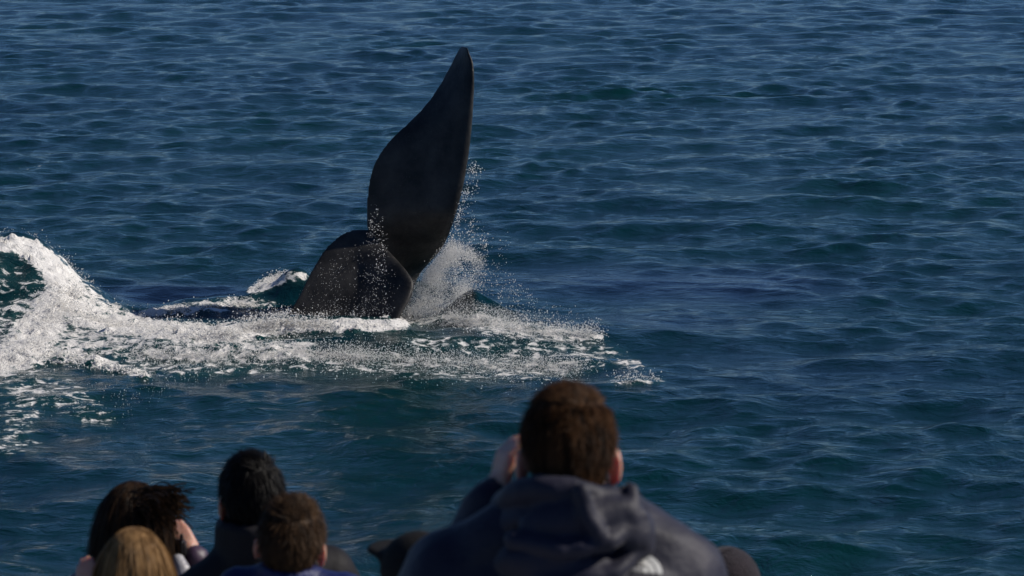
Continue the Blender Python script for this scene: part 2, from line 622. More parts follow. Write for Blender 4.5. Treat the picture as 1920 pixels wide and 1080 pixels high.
# ------------------------------------------------------------------ spray and foam heads: far too many drops to count
OCT_V = np.array([(1, 0, 0), (-1, 0, 0), (0, 1, 0), (0, -1, 0), (0, 0, 1), (0, 0, -1)], float)
OCT_F = np.array([(0, 2, 4), (2, 1, 4), (1, 3, 4), (3, 0, 4), (2, 0, 5), (1, 2, 5), (3, 1, 5), (0, 3, 5)])


def drops_mesh(name, pts, rad, stretch=None):
    pts = np.asarray(pts)
    n = len(pts)
    a = rng.normal(size=(n, 3, 3))
    q, _ = np.linalg.qr(a)
    sc = rad[:, None, None] * rng.uniform(0.6, 1.35, (n, 1, 3))
    v = OCT_V[None] * sc
    v = np.einsum('nij,nkj->nki', q, v)
    if stretch is not None:
        v = v + stretch[:, None, :] * (OCT_V[None, :, 2:3]) * rad[:, None, None]
    v = (v + pts[:, None, :]).reshape(-1, 3)
    f = (OCT_F[None] + (np.arange(n) * 6)[:, None, None]).reshape(-1, 3)
    return np_mesh(name, v, f)


def pix_pts(u, v, Yd):
    d = np.stack([(u - 960) / FPX, np.zeros_like(u), np.zeros_like(u)], 1) + FW - UP * ((v - 540) / FPX)[:, None]
    return np.array([0, 0, CAM_H]) + d * (Yd / d[:, 1])[:, None]


def in_poly(u, v, poly):
    poly = np.array(poly, float)
    c = np.zeros(u.shape, bool)
    j = len(poly) - 1
    for i in range(len(poly)):
        xi, yi = poly[i]
        xj, yj = poly[j]
        with np.errstate(divide='ignore', invalid='ignore'):
            hit = ((yi > v) != (yj > v)) & (u < (xj - xi) * (v - yi) / (yj - yi + 1e-12) + xi)
        c ^= hit
        j = i
    return c


def cloud(poly, n, Y0, dY, rmin, rmax, clump=0.6, ncl=60, sig=(14, 10), rpow=2.5):
    """drops thrown up inside an outline, gathered in clumps, spread over some depth of air"""
    poly = np.array(poly, float)
    lo, hi = poly.min(0), poly.max(0)
    U, V = [], []
    cu = rng.uniform(lo[0], hi[0], ncl * 8)
    cv = rng.uniform(lo[1], hi[1], ncl * 8)
    k = in_poly(cu, cv, poly)
    cu, cv = cu[k][:ncl], cv[k][:ncl]
    wt = rng.exponential(1, len(cu))
    wt /= wt.sum()
    have = 0
    while have < n:
        mcl = rng.random(n) < clump
        ci = rng.choice(len(cu), n, p=wt)
        u = np.where(mcl, cu[ci] + rng.normal(0, sig[0], n), rng.uniform(lo[0], hi[0], n))
        v = np.where(mcl, cv[ci] + rng.normal(0, sig[1], n), rng.uniform(lo[1], hi[1], n))
        k = in_poly(u + rng.normal(0, 5, n), v + rng.normal(0, 4, n), poly)
        U.append(u[k])
        V.append(v[k])
        have += k.sum()
    u, v = np.concatenate(U)[:n], np.concatenate(V)[:n]
    p_ = pix_pts(u, v, Y0 + rng.normal(0, dY, n))
    r_ = rmin + (rmax - rmin) * rng.random(n) ** rpow
    return p_, r_


def surf(poly_or_line, n, rmin, rmax, lift, rpow=2.5, jit=0.0):
    """drops and foam beads lying on or just above the water; line = (u, v, r) places on the sea"""
    pts = np.array(poly_or_line, float)
    seg = rng.integers(0, len(pts) - 1, n)
    t = rng.random(n)
    c = pts[seg] * (1 - t)[:, None] + pts[seg + 1] * t[:, None]
    rr = np.abs(rng.normal(0, 0.55, n)) * c[:, 2]
    an = rng.uniform(0, 6.283, n)
    u, v = c[:, 0] + rr * np.cos(an), c[:, 1] + rr * np.sin(an) / 1.7
    d = np.stack([(u - 960) / FPX, np.zeros(n), np.zeros(n)], 1) + FW - UP * ((v - 540) / FPX)[:, None]
    p_ = np.array([0, 0, CAM_H]) + d * (-CAM_H / d[:, 2])[:, None]
    # nearer the viewer where the surface is raised, so that the place on the water is met
    for _ in range(8):
        z = sea_z(p_[:, 0], p_[:, 1])
        p_ = 0.5 * p_ + 0.5 * (np.array([0, 0, CAM_H]) + d * ((z - CAM_H) / d[:, 2])[:, None])
    p_[:, 2] = sea_z(p_[:, 0], p_[:, 1]) + np.abs(rng.normal(0, 1, n)) * lift
    r_ = rmin + (rmax - rmin) * rng.random(n) ** rpow
    return p_, r_


def spray_obj(name, parts, mat, label, cat):
    pts = np.concatenate([a for a, b in parts])
    rad = np.concatenate([b for a, b in parts])
    me = drops_mesh(name, pts, rad)
    o = link(name, me, mat, smooth=True)
    return tag(o, label, cat, kind='stuff')


drop_mat, nt, p, out = mat_new('water_drops')
p.inputs['Base Color'].default_value = (0.93, 0.92, 0.90, 1)
p.inputs['Roughness'].default_value = 0.25
tr = N(nt, 'ShaderNodeBsdfTranslucent')
tr.inputs['Color'].default_value = (0.95, 0.94, 0.92, 1)
ms = N(nt, 'ShaderNodeMixShader')
ms.inputs[0].default_value = 0.5
nt.links.new(p.outputs[0], ms.inputs[1])
nt.links.new(tr.outputs[0], ms.inputs[2])
nt.links.new(ms.outputs[0], out.inputs['Surface'])

plume = [(772, 535), (800, 505), (832, 462), (848, 447), (872, 458), (905, 480), (912, 505), (905, 545), (880, 560), (835, 590), (790, 606), (742, 606), (762, 570)]
fan = [(880, 556), (905, 570), (960, 582), (1040, 600), (1115, 618), (1128, 630), (1100, 648), (1020, 662), (900, 655), (800, 630), (740, 612), (830, 590)]
P1 = [
    cloud(plume, 17000, 36.2, 0.28, 0.0022, 0.0062, 0.88, 60, (9, 12)),
    cloud(plume, 500, 36.2, 0.3, 0.006, 0.012, 0.6, 60, (12, 12)),
    cloud([(832, 462), (850, 449), (878, 462), (905, 485), (900, 500), (862, 480), (830, 510), (790, 580), (760, 600), (775, 545)], 9000, 36.1, 0.2, 0.0022, 0.0065, 0.75, 60, (8, 9)),
    cloud([(742, 606), (762, 575), (800, 555), (850, 560), (870, 575), (820, 600)], 5000, 36.1, 0.2, 0.0022, 0.0065, 0.75, 50, (9, 8)),
    cloud([(885, 290), (895, 300), (905, 330), (885, 400), (910, 440), (925, 480), (890, 470), (842, 455), (862, 380)], 330, 36.0, 0.12, 0.0035, 0.012, 0.8, 34, (7, 13)),
    cloud([(884, 300), (890, 310), (868, 395), (850, 450), (842, 452), (866, 370)], 260, 35.9, 0.08, 0.0035, 0.011, 0.6, 30, (4, 9)),
    cloud([(840, 440), (960, 430), (960, 560), (900, 560), (880, 480)], 110, 36.2, 0.3, 0.003, 0.009, 0.3, 30, (20, 20)),
    cloud([(905, 470), (940, 500), (1010, 560), (1120, 600), (1160, 620), (1060, 610), (930, 570), (890, 540)], 520, 36.2, 0.3, 0.003, 0.009, 0.4, 40, (22, 9)),
]
spray_obj('splash_plume', P1, drop_mat, 'white plume of drops thrown up beside the upright fluke', 'spray')
P2 = [
    cloud(fan, 26000, 35.7, 0.35, 0.0022, 0.0062, 0.6, 150, (22, 9)),
    cloud([(1000, 600), (1130, 600), (1230, 690), (1240, 725), (1150, 720), (1040, 680)], 700, 35.0, 0.4, 0.003, 0.009, 0.6, 50, (18, 8)),
    surf([(640, 668, 50), (800, 680, 60), (960, 690, 55), (1090, 690, 45)], 8500, 0.0028, 0.009, 0.05),
    surf([(1150, 715, 18), (1236, 713, 14)], 300, 0.003, 0.012, 0.05),
    surf([(840, 602, 30), (920, 610, 40), (1000, 625, 40), (1120, 630, 26)], 7000, 0.003, 0.010, 0.06),
]
spray_obj('fan_of_spray', P2, drop_mat, 'low fan of white spray falling on the water beside the plume', 'spray')
P3 = [
    cloud([(560, 560), (600, 500), (660, 460), (720, 440), (745, 520), (740, 606), (560, 606)], 520, 35.0, 0.06, 0.0022, 0.0056, 0.45, 60, (10, 18)),
    cloud([(690, 370), (712, 380), (728, 470), (726, 606), (700, 606), (690, 440)], 300, 35.2, 0.06, 0.003, 0.009, 0.75, 26, (6, 20)),
    cloud([(620, 560), (740, 560), (740, 606), (600, 606)], 350, 34.95, 0.06, 0.0022, 0.0065, 0.7, 30, (4, 16)),
]
spray_obj('falling_drops', P3, drop_mat, 'sparse bright drops falling in front of the dark fluke', 'spray')
P4 = [
    surf([(300, 618, 44), (420, 628, 34), (520, 612, 30), (620, 609, 20), (745, 604, 12)], 8000, 0.003, 0.012, 0.04),
    surf([(440, 622, 26), (530, 603, 26), (580, 601, 20)], 2500, 0.003, 0.013, 0.07),
    surf([(500, 612, 24), (560, 608, 16), (690, 608, 16), (755, 608, 14)], 3500, 0.003, 0.012, 0.06),
    surf([(484, 540, 12), (520, 520, 16), (556, 520, 14)], 1500, 0.003, 0.011, 0.03),
    surf([(262, 592, 16), (340, 580, 18), (440, 570, 18), (480, 575, 14)], 1500, 0.003, 0.011, 0.02),
    surf([(250, 665, 60), (400, 668, 60), (560, 660, 56), (680, 672, 44)], 7500, 0.003, 0.010, 0.02),
]
spray_obj('churned_foam', P4, drop_mat, 'heaped white foam round the foot of the low fluke', 'foam')
P5 = [
    surf([(-60, 450, 24), (0, 452, 24), (50, 460, 28), (92, 490, 34), (124, 528, 34), (150, 560, 30)], 8000, 0.003, 0.011, 0.05),
    surf([(120, 535, 40), (105, 575, 56), (70, 625, 64), (35, 668, 56), (-30, 690, 50)], 4500, 0.003, 0.010, 0.03),
    surf([(110, 575, 56), (190, 604, 50), (300, 620, 44)], 4500, 0.003, 0.010, 0.03),
    surf([(60, 665, 44), (160, 676, 26), (275, 706, 9)], 900, 0.005, 0.018, 0.01),
    surf([(60, 720, 120), (150, 760, 100), (240, 740, 80)], 150, 0.003, 0.007, 0.003),
    surf([(400, 700, 40), (300, 720, 60), (230, 760, 60)], 120, 0.003, 0.008, 0.004),
]
spray_obj('breaking_crest', P5, drop_mat, 'white foaming crest of the breaking wave at some distance from the fluke', 'foam')

# ------------------------------------------------------------------ the boat underfoot (below the frame)
DECK_HI, DECK_LO = 3.72, 3.02
paint = mottled('white_boat_paint', (0.72, 0.72, 0.70), (0.80, 0.80, 0.78), 3, 0.35, 0.05)
deck_m = mottled('deck_paint', (0.20, 0.22, 0.23), (0.27, 0.29, 0.30), 5, 0.7, 0.4, 120, 0.003)
steel = mottled('rail_steel', (0.55, 0.55, 0.55), (0.62, 0.62, 0.62), 9, 0.3, 0, Metallic=0.9)


def box_mesh(name, x0, x1, y0, y1, z0, z1, bev=0.02):
    b = bmesh.new()
    bmesh.ops.create_cube(b, size=1, matrix=Matrix.Translation(((x0 + x1) / 2, (y0 + y1) / 2, (z0 + z1) / 2)) @ Matrix.Diagonal((x1 - x0, y1 - y0, z1 - z0, 1)))
    if bev:
        bmesh.ops.bevel(b, geom=b.edges[:], offset=bev, segments=2, affect='EDGES')
    me = bpy.data.meshes.new(name)
    b.to_mesh(me)
    b.free()
    return me


boat = bpy.data.objects.new('tour_boat', None)
col.objects.link(boat)
boat.location = (0, 3, 0)
tag(boat, 'white tour boat carrying the onlookers on its stepped decks', 'boat')
off = Matrix.Translation((0, -3, 0))
b = bmesh.new()
secs = []
for xh, hw_, zt in ((-13, 2.4, 3.0), (-10, 4.6, 2.96), (-4, 5.7, 2.94), (4, 5.7, 2.94), (9, 4.9, 2.96), (13, 2.6, 3.0), (15.5, 0.15, 3.05)):
    row = []
    for k in range(9):
        t = k / 8
        yy = math.cos(math.pi * t)
        zz = -1.0 + (zt + 1.0) * abs(yy) ** 1.6
        row.append(b.verts.new((xh, 3.2 + hw_ * (math.copysign(abs(yy) ** 0.45, yy)), zz)))
    secs.append(row)
for r0, r1 in zip(secs[:-1], secs[1:]):
    for k in range(8):
        b.faces.new((r0[k], r0[k + 1], r1[k + 1], r1[k]))
    b.faces.new((r0[8], r0[0], r1[0], r1[8]))
b.faces.new(secs[0][::-1])
b.faces.new(secs[-1])
bmesh.ops.recalc_face_normals(b, faces=b.faces)
me = bpy.data.meshes.new('hull')
b.to_mesh(me)
b.free()
me.transform(off)
link('hull', me, paint, boat, smooth=False)
for nm, args in (('lower_deck', (-9.5, 8.5, -2.0, 8.72, 2.99, DECK_LO)), ('upper_deck', (-6, 6, -1.8, 6.95, 3.022, DECK_HI))):
    me = box_mesh(nm, *args, bev=0.006)
    me.transform(off)
    link(nm, me, deck_m, boat, smooth=False)
b = bmesh.new()
for z in (3.35, 3.66, 3.95):
    tcap(b, (-6, 8.62, z), (6, 8.62, z), 0.02, 0.02, 10, 2)
for k in range(9):
    tcap(b, (-6 + 1.5 * k, 8.62, 3.0), (-6 + 1.5 * k, 8.62, 3.93), 0.022, 0.022, 10, 2)
me = bpy.data.meshes.new('railing')
b.to_mesh(me)
b.free()
me.transform(off)
link('railing', me, steel, boat)

# ------------------------------------------------------------------ people
def skin_mat(name, c):
    m, nt, p, out = mat_new(name)
    tc = N(nt, 'ShaderNodeTexCoord')
    n1 = N(nt, 'ShaderNodeTexNoise', Scale=22, Detail=5)
    nt.links.new(tc.outputs['Object'], n1.inputs['Vector'])
    r = N(nt, 'ShaderNodeValToRGB')
    r.color_ramp.elements[0].color = (c[0] * 0.8, c[1] * 0.72, c[2] * 0.7, 1)
    r.color_ramp.elements[1].color = (*c, 1)
    nt.links.new(n1.outputs['Fac'], r.inputs['Fac'])
    nt.links.new(r.outputs[0], p.inputs['Base Color'])
    p.inputs['Roughness'].default_value = 0.5
    p.inputs['Subsurface Weight'].default_value = 0.55
    p.inputs['Subsurface Radius'].default_value = (1.0, 0.22, 0.10)
    p.inputs['Subsurface Scale'].default_value = 0.03
    return m


def hair_mat(name, c1, c2, trans=0.35, scale=60):
    m, nt, p, out = mat_new(name)
    tc = N(nt, 'ShaderNodeTexCoord')
    mp = N(nt, 'ShaderNodeMapping')
    mp.inputs['Scale'].default_value = (1, 1, 0.15)
    nt.links.new(tc.outputs['Object'], mp.inputs['Vector'])
    n1 = N(nt, 'ShaderNodeTexNoise', Scale=scale, Detail=3)
    nt.links.new(mp.outputs[0], n1.inputs['Vector'])
    r = N(nt, 'ShaderNodeValToRGB')
    r.color_ramp.elements[0].position = 0.35
    r.color_ramp.elements[1].position = 0.65
    r.color_ramp.elements[0].color = (*c1, 1)
    r.color_ramp.elements[1].color = (*c2, 1)
    nt.links.new(n1.outputs['Fac'], r.inputs['Fac'])
    nt.links.new(r.outputs[0], p.inputs['Base Color'])
    p.inputs['Roughness'].default_value = 0.5
    p.inputs['Specular IOR Level'].default_value = 0.10
    t = N(nt, 'ShaderNodeBsdfTranslucent')
    nt.links.new(r.outputs[0], t.inputs['Color'])
    ms = N(nt, 'ShaderNodeMixShader')
    ms.inputs[0].default_value = trans
    nt.links.new(p.outputs[0], ms.inputs[1])
    nt.links.new(t.outputs[0], ms.inputs[2])
    nt.links.new(ms.outputs[0], out.inputs['Surface'])
    return m


skin_a = skin_mat('fair_skin', (0.52, 0.30, 0.22))
skin_b = skin_mat('tan_skin', (0.40, 0.23, 0.155))
black_pl = mottled('black_plastic', (0.010, 0.010, 0.011), (0.018, 0.018, 0.020), 40, 0.35, 0.2, 200, 0.002)
jean = mottled('dark_trousers', (0.018, 0.020, 0.030), (0.03, 0.033, 0.045), 20, 0.85, 0.4, 150, 0.004)
shoe_m = mottled('shoe_leather', (0.02, 0.017, 0.015), (0.04, 0.034, 0.03), 30, 0.5, 0.3, 90, 0.003)
eye_m = mottled('eye_white', (0.65, 0.63, 0.6), (0.7, 0.68, 0.66), 5, 0.2, 0)


def crumple(me, amp, f1=9, f2=24, zlim=-9, seed=0):
    """push cloth into folds along its normals"""
    nv = len(me.vertices)
    no = [v.normal.copy() for v in me.vertices]
    o3 = Vector((seed * 3.1, seed * 1.7, 0))
    for v, n in zip(me.vertices, no):
        if v.co.z < zlim:
            continue
        q = v.co + o3
        w = noise.noise(Vector((q.x * f1, q.y * f1, q.z * f1 * 0.6))) + 0.5 * noise.noise(Vector((q.x * f2, q.y * f2, q.z * f2 * 0.5)))
        ridge = 1 - abs(noise.noise(Vector((q.x * f1 * 0.8 + 7, q.y * f1 * 0.8, q.z * f1 * 0.9 + q.x * 6)))) * 2.2
        v.co += n * amp * (0.6 * w + 0.7 * ridge)


class Person:
    def __init__(s, label, u, vtop, Yd, deck, head=1.0, yaw=0.0, pitch=8, roll=0.0, hyaw=0.0, skin=skin_a, hair_up=0.012, group=None, sink=0.0):
        top = at(u, vtop, Yd)
        s.H = top.z - deck
        s.hs = head
        s.k = (s.H - (0.245 - sink) * head) / 1.505          # scale of the body below the chin
        s.root = bpy.data.objects.new('person', None)
        col.objects.link(s.root)
        s.root.location = (top.x, Yd, deck)
        s.root.rotation_euler = (0, 0, R(yaw))
        tag(s.root, label, 'person', group)
        s.hc = Vector((0, 0.015 * head, s.H - hair_up - 0.118 * head))
        s.hr = Matrix.Rotation(R(hyaw), 3, 'Z') @ Matrix.Rotation(R(roll), 3, 'Y') @ Matrix.Rotation(R(-pitch), 3, 'X')
        s.skin = skin
        s.label = label

    def b(s, x, y, z):                              # body point of a 1.75 m adult -> this person
        return Vector((x * s.k, y * s.k, z * s.k))

    def h(s, x, y, z):                              # head point (metres of an adult head, centre of the head)
        return s.hc + s.hr @ (Vector((x, y, z)) * s.hs)

    def hand(s, bm, wrist, dirv, palm_n, curl=0.9, sc=1.0, spread=0.010):
        """palm, four bent fingers of unequal length and a thumb from the side of the palm"""
        d = Vector(dirv).normalized()
        n = Vector(palm_n)
        n = (n - d * n.dot(d)).normalized()
        sd = d.cross(n)
        q = sc
        tcap(bm, wrist, wrist + d * 0.03 * q, 0.024 * q, 0.028 * q, 10, 3)
        for o_ in (-0.026, -0.009, 0.009, 0.026):
            tcap(bm, wrist + d * 0.025 * q + sd * o_ * 0.8 * q, wrist + d * 0.088 * q + sd * o_ * q, 0.014 * q, 0.0125 * q, 8, 3)
        for o_, L in ((-0.028, 0.062), (-0.0095, 0.074), (0.0095, 0.078), (0.028, 0.068)):
            p0 = wrist + d * 0.088 * q + sd * o_ * q
            a = 0.15
            for j, f in enumerate((0.45, 0.32, 0.26)):
                a += curl * (0.5 + 0.3 * j)
                dd = (d * math.cos(a) + n * math.sin(a) + sd * o_ * spread * 20).normalized()
                p1 = p0 + dd * L * f * q
                tcap(bm, p0, p1, 0.0092 * q * (1 - 0.06 * j), 0.0088 * q * (1 - 0.08 * j), 8, 3)
                p0 = p1
        p0 = wrist + d * 0.030 * q + sd * 0.026 * q
        p1 = p0 + (d * 0.6 + sd * 0.7 + n * 0.35).normalized() * 0.042 * q
        p2 = p1 + (d * 0.8 + sd * 0.1 + n * 0.6 * curl).normalized() * 0.032 * q
        tcap(bm, p0, p1, 0.014 * q, 0.011 * q, 8, 3)
        tcap(bm, p1, p2, 0.011 * q, 0.0095 * q, 8, 3)

    def build(s, arms, jacket, jm, puff=1.0, hands=None, voxel=0.0075, sleeve_end=0.03, jseed=0, collar=0.0, fold=0.006, sh=1.0, trousers=jean):
        """arms: for side -1/+1 (shoulder, elbow, wrist, hand dir, palm normal, curl) in adult body metres"""
        bm = bmesh.new()
        k, hs = s.k, s.hs
        # head
        ellip(bm, s.h(0, -0.014, 0.022), (0.074 * hs, 0.093 * hs, 0.092 * hs), s.hr, 24, 16)
        ellip(bm, s.h(0, 0.022, -0.040), (0.060 * hs, 0.068 * hs, 0.078 * hs), s.hr, 20, 14)
        ellip(bm, s.h(0, 0.060, -0.088), (0.030 * hs, 0.028 * hs, 0.026 * hs), s.hr)
        tcap(bm, s.h(0, 0.084, 0.005), s.h(0, 0.108, -0.034), 0.010 * hs, 0.015 * hs, 8, 3)
        for sx in (-1, 1):
            ellip(bm, s.h(sx * 0.0135, 0.100, -0.038), (0.010 * hs, 0.010 * hs, 0.008 * hs), s.hr, 8, 6)
            ellip(bm, s.h(sx * 0.030, 0.074, 0.018), (0.024 * hs, 0.014 * hs, 0.010 * hs), s.hr, 10, 8)
            ellip(bm, s.h(sx * 0.040, 0.058, -0.030), (0.024 * hs, 0.024 * hs, 0.022 * hs), s.hr, 10, 8)
            er = s.hr @ Matrix.Rotation(sx * 0.45, 3, 'Z')
            ellip(bm, s.h(sx * 0.082, -0.010, -0.022), (0.0080 * hs, 0.022 * hs, 0.036 * hs), er, 14, 10)
            ellip(bm, s.h(sx * 0.079, -0.004, -0.046), (0.0075 * hs, 0.011 * hs, 0.014 * hs), er, 10, 8)
        ellip(bm, s.h(0, 0.086, -0.066), (0.024 * hs, 0.010 * hs, 0.0055 * hs), s.hr, 12, 8)
        ellip(bm, s.h(0, 0.083, -0.077), (0.021 * hs, 0.010 * hs, 0.0065 * hs), s.hr, 12, 8)
        # neck, trunk, legs
        tcap(bm, s.b(0, -0.01, 1.40), s.h(0, -0.022, -0.055), 0.062 * k, 0.056 * hs, 16, 4)
        for z, rx, ry in ((1.36, 0.165, 0.095), (1.25, 0.165, 0.115), (1.12, 0.145, 0.105), (1.02, 0.15, 0.11), (0.92, 0.165, 0.12)):
            ellip(bm, s.b(0, 0, z), (rx * k, ry * k, 0.12 * k))
        for sx in (-1, 1):
            tcap(bm, s.b(sx * 0.09, 0, 0.90), s.b(sx * 0.10, 0.01, 0.48), 0.088 * k, 0.058 * k)
            tcap(bm, s.b(sx * 0.10, 0.01, 0.48), s.b(sx * 0.10, -0.01, 0.09), 0.056 * k, 0.038 * k)
            tcap(bm, s.b(sx * 0.10, -0.02, 0.045), s.b(sx * 0.11, 0.15, 0.035), 0.036 * k, 0.028 * k)
        for sx, (sh_, el, wr, hd, pn, cu) in arms.items():
            sh_, el, wr = [s.b(*q) if not isinstance(q, Vector) else q for q in (sh_, el, wr)]
            tcap(bm, s.b(sx * 0.09, 0, 1.40), sh_, 0.06 * k, 0.058 * k)
            tcap(bm, sh_, el, 0.052 * k, 0.040 * k)
            tcap(bm, el, wr, 0.040 * k, 0.026 * k)
            s.hand(bm, wr, hd, pn, cu, sc=0.95 * (0.35 * k + 0.65 * hs))
        me = fuse('body', bm, voxel, 2, 0.45)
        link('body', me, s.skin, s.root)
        for sx in (-1, 1):
            e = bmesh.new()
            ellip(e, s.h(sx * 0.031, 0.071, 0.0), (0.013 * hs, 0.013 * hs, 0.010 * hs), s.hr, 10, 8)
            m2 = bpy.data.meshes.new('eye')
            e.to_mesh(m2)
            e.free()
            link('eye', m2, eye_m, s.root)
        # jacket
        bm = bmesh.new()
        P_ = puff
        for z, rx, ry in ((1.40, 0.120, 0.098), (1.345, 0.19, 0.125), (1.25, 0.195, 0.142), (1.14, 0.185, 0.138), (1.03, 0.182, 0.136), (0.92, 0.19, 0.14), (0.84, 0.19, 0.14)):
            ellip(bm, s.b(0, -0.005, z), (rx * k * P_ * (sh if z > 1.2 else 1), ry * k * P_, 0.085 * k), None, 24, 12)
        for sx, (sh_, el, wr, hd, pn, cu) in arms.items():
            sh_, el, wr = [s.b(*q) if not isinstance(q, Vector) else q for q in (sh_, el, wr)]
            tcap(bm, s.b(sx * 0.05, -0.01, 1.435), sh_, 0.066 * k * P_, 0.074 * k * P_, 14)
            tcap(bm, sh_, el, 0.078 * k * P_, 0.064 * k * P_, 14)
            tcap(bm, el, wr + (el - wr).normalized() * 0.01, 0.063 * k * P_, 0.042 * k * P_, 14)
        if collar:
            for q in range(22):
                a = math.pi * (1.0 + 2.0 * q / 22)
                c0 = Vector((math.cos(a) * 0.068 * k, math.sin(a) * 0.066 * k - 0.012, 1.42 * k))
                c1 = c0 + Vector((math.cos(a) * 0.012, math.sin(a) * 0.012, collar))
                tcap(bm, c0, c1, 0.030 * k, 0.018 * k, 10, 3)
        me = fuse('jacket', bm, 0.011, 3, 0.7)
        crumple(me, fold, seed=jseed)
        s.jacket = link('jacket', me, jm, s.root)
        s.jacket['label'] = jacket
        bm = bmesh.new()
        ellip(bm, s.b(0, 0, 0.90), (0.172 * k, 0.128 * k, 0.10 * k))
        for sx in (-1, 1):
            tcap(bm, s.b(sx * 0.09, 0, 0.88), s.b(sx * 0.10, 0.01, 0.48), 0.10 * k, 0.075 * k)
            tcap(bm, s.b(sx * 0.10, 0.01, 0.48), s.b(sx * 0.10, -0.01, 0.08), 0.074 * k, 0.062 * k)
        me = fuse('trousers', bm, 0.016, 2, 0.6)
        link('trousers', me, trousers, s.root)
        for sx in (-1, 1):
            bm = bmesh.new()
            tcap(bm, s.b(sx * 0.10, -0.035, 0.055), s.b(sx * 0.112, 0.16, 0.045), 0.053 * k, 0.043 * k, 14)
            bmesh.ops.scale(bm, vec=(1, 1, 1), verts=bm.verts)
            for v in bm.verts:
                v.co.z = max(0.0, v.co.z)
            m2 = bpy.data.meshes.new('shoe')
            bm.to_mesh(m2)
            bm.free()
            link('shoe', m2, shoe_m, s.root)
        return s

    # -------- hair
    def hair(s, mat, n, length, steps, width, keep, flow, lift=0.25, fuzz=0.2, gravity=0.0, vol=1.06, shell=True, seed=1, extra=None, cap_r=(0.078, 0.100, 0.099), thin=None, floor_=None):
        g = np.random.default_rng(seed)
        hs = s.hs
        rad = np.array(cap_r) * vol
        d = g.normal(size=(n * 4, 3))
        d /= np.linalg.norm(d, axis=1)[:, None]
        d = d[keep(d)]
        if thin is not None:
            d = d[g.random(len(d)) < thin(d)]
        d = d[:n]
        m_ = len(d)
        c0 = np.array([0, -0.012, 0.020])
        p = c0 + d * rad * 0.985
        nrm = d / rad
        nrm /= np.linalg.norm(nrm, axis=1)[:, None]
        f = flow(d, g)
        L = length * g.uniform(0.6, 1.15, m_)
        pts = [p.copy()]
        vel = f - nrm * (f * nrm).sum(1)[:, None]
        vel /= np.linalg.norm(vel, axis=1)[:, None] + 1e-9
        vel = vel + nrm * lift * g.uniform(0.2, 1.0, (m_, 1)) + g.normal(0, fuzz, (m_, 3))
        vel /= np.linalg.norm(vel, axis=1)[:, None]
        for st in range(steps):
            vel = vel + np.array([0, 0, -gravity]) + g.normal(0, fuzz * 0.35, (m_, 3))
            vel /= np.linalg.norm(vel, axis=1)[:, None]
            p = p + vel * (L / steps)[:, None]
            q = (p - c0) / rad
            rr = np.linalg.norm(q, axis=1)
            ins = rr < 1.0
            p[ins] = c0 + (q[ins] / rr[ins][:, None]) * rad
            if floor_ is not None:
                p = floor_(p)
            pts.append(p.copy())
        pts = np.array(pts)                                   # steps+1, m, 3
        side = np.cross(pts[-1] - pts[0], nrm)
        side /= np.linalg.norm(side, axis=1)[:, None] + 1e-9
        side = side + g.normal(0, 0.35, side.shape)
        w = width * g.uniform(0.6, 1.3, m_)
        rows = []
        for i in range(steps + 1):
            ww = (w * (1 - 0.75 * (i / steps) ** 2))[:, None]
            rows += [pts[i] - side * ww * 0.5, pts[i] + side * ww * 0.5]
        V = np.array(rows)                                    # 2(steps+1), m, 3
        V = V.transpose(1, 0, 2).reshape(-1, 3)
        base = np.arange(m_) * 2 * (steps + 1)
        Fq = np.concatenate([np.stack([base + 2 * i, base + 2 * i + 1, base + 2 * i + 3, base + 2 * i + 2], 1) for i in range(steps)])
        if shell:
            b = bmesh.new()
            bmesh.ops.create_uvsphere(b, u_segments=40, v_segments=28, radius=1)
            bmesh.ops.triangulate(b, faces=b.faces)
            sv = np.array([v.co for v in b.verts])
            sf = np.array([[v.index for v in f_.verts] for f_ in b.faces])
            b.free()
            ok = keep(sv)
            sf = sf[ok[sf].all(1)]
            jit = np.array([noise.noise(Vector(x * 6.0)) for x in sv])[:, None]
            sv = c0 + sv * rad * (0.985 + 0.02 * jit)
            Ft = np.concatenate([Fq[:, [0, 1, 2]], Fq[:, [0, 2, 3]], sf + len(V)])
            V = np.concatenate([V, sv])
        else:
            Ft = np.concatenate([Fq[:, [0, 1, 2]], Fq[:, [0, 2, 3]]])
        Rm = np.array(s.hr)
        V = (V * hs) @ Rm.T + np.array(s.hc)
        if extra is not None:
            ev, ef = extra(s, g)
            Ft = np.concatenate([Ft, ef + len(V)])
            V = np.concatenate([V, ev])
        me = np_mesh('hair', V, Ft)
        return link('hair', me, mat, s.root)


def scalp(d):                       # ordinary hairline: no face, short nape
    return ~((d[:, 1] > 0.35) & (d[:, 2] < 0.50)) & (d[:, 2] > -0.72) & ~((d[:, 1] > 0.02) & (d[:, 2] < -0.15)) & ~((np.abs(d[:, 0]) > 0.80) & (d[:, 2] < -0.12) & (d[:, 1] > -0.30))


def short_flow(d, g):
    f = np.stack([d[:, 0] * 0.6, d[:, 1] * 0.6 - 0.15, -np.ones(len(d))], 1)
    top = d[:, 2] > 0.65
    f[top] = np.stack([g.normal(-0.35, 0.5, top.sum()), g.normal(0.6, 0.4, top.sum()), g.normal(0.3, 0.2, top.sum())], 1)
    return f


def arms_up(sx, ex=0.30, ez=1.17, ey=0.13, hx=0.085, hz=None, hy=0.16, z0=1.40, shx=0.185):
    return ((sx * shx, 0, z0), (sx * ex, ey, ez), (sx * hx, hy, hz), (-sx * 0.25, 0.35, 0.75), (-sx * 0.9, 0.4, 0.1), 0.8)


def arms_down(sx):
    return ((sx * 0.185, 0, 1.40), (sx * 0.25, -0.02, 1.10), (sx * 0.21, 0.16, 0.92), (-sx * 0.2, 0.7, -0.5), (-sx, 0, 0), 0.5)


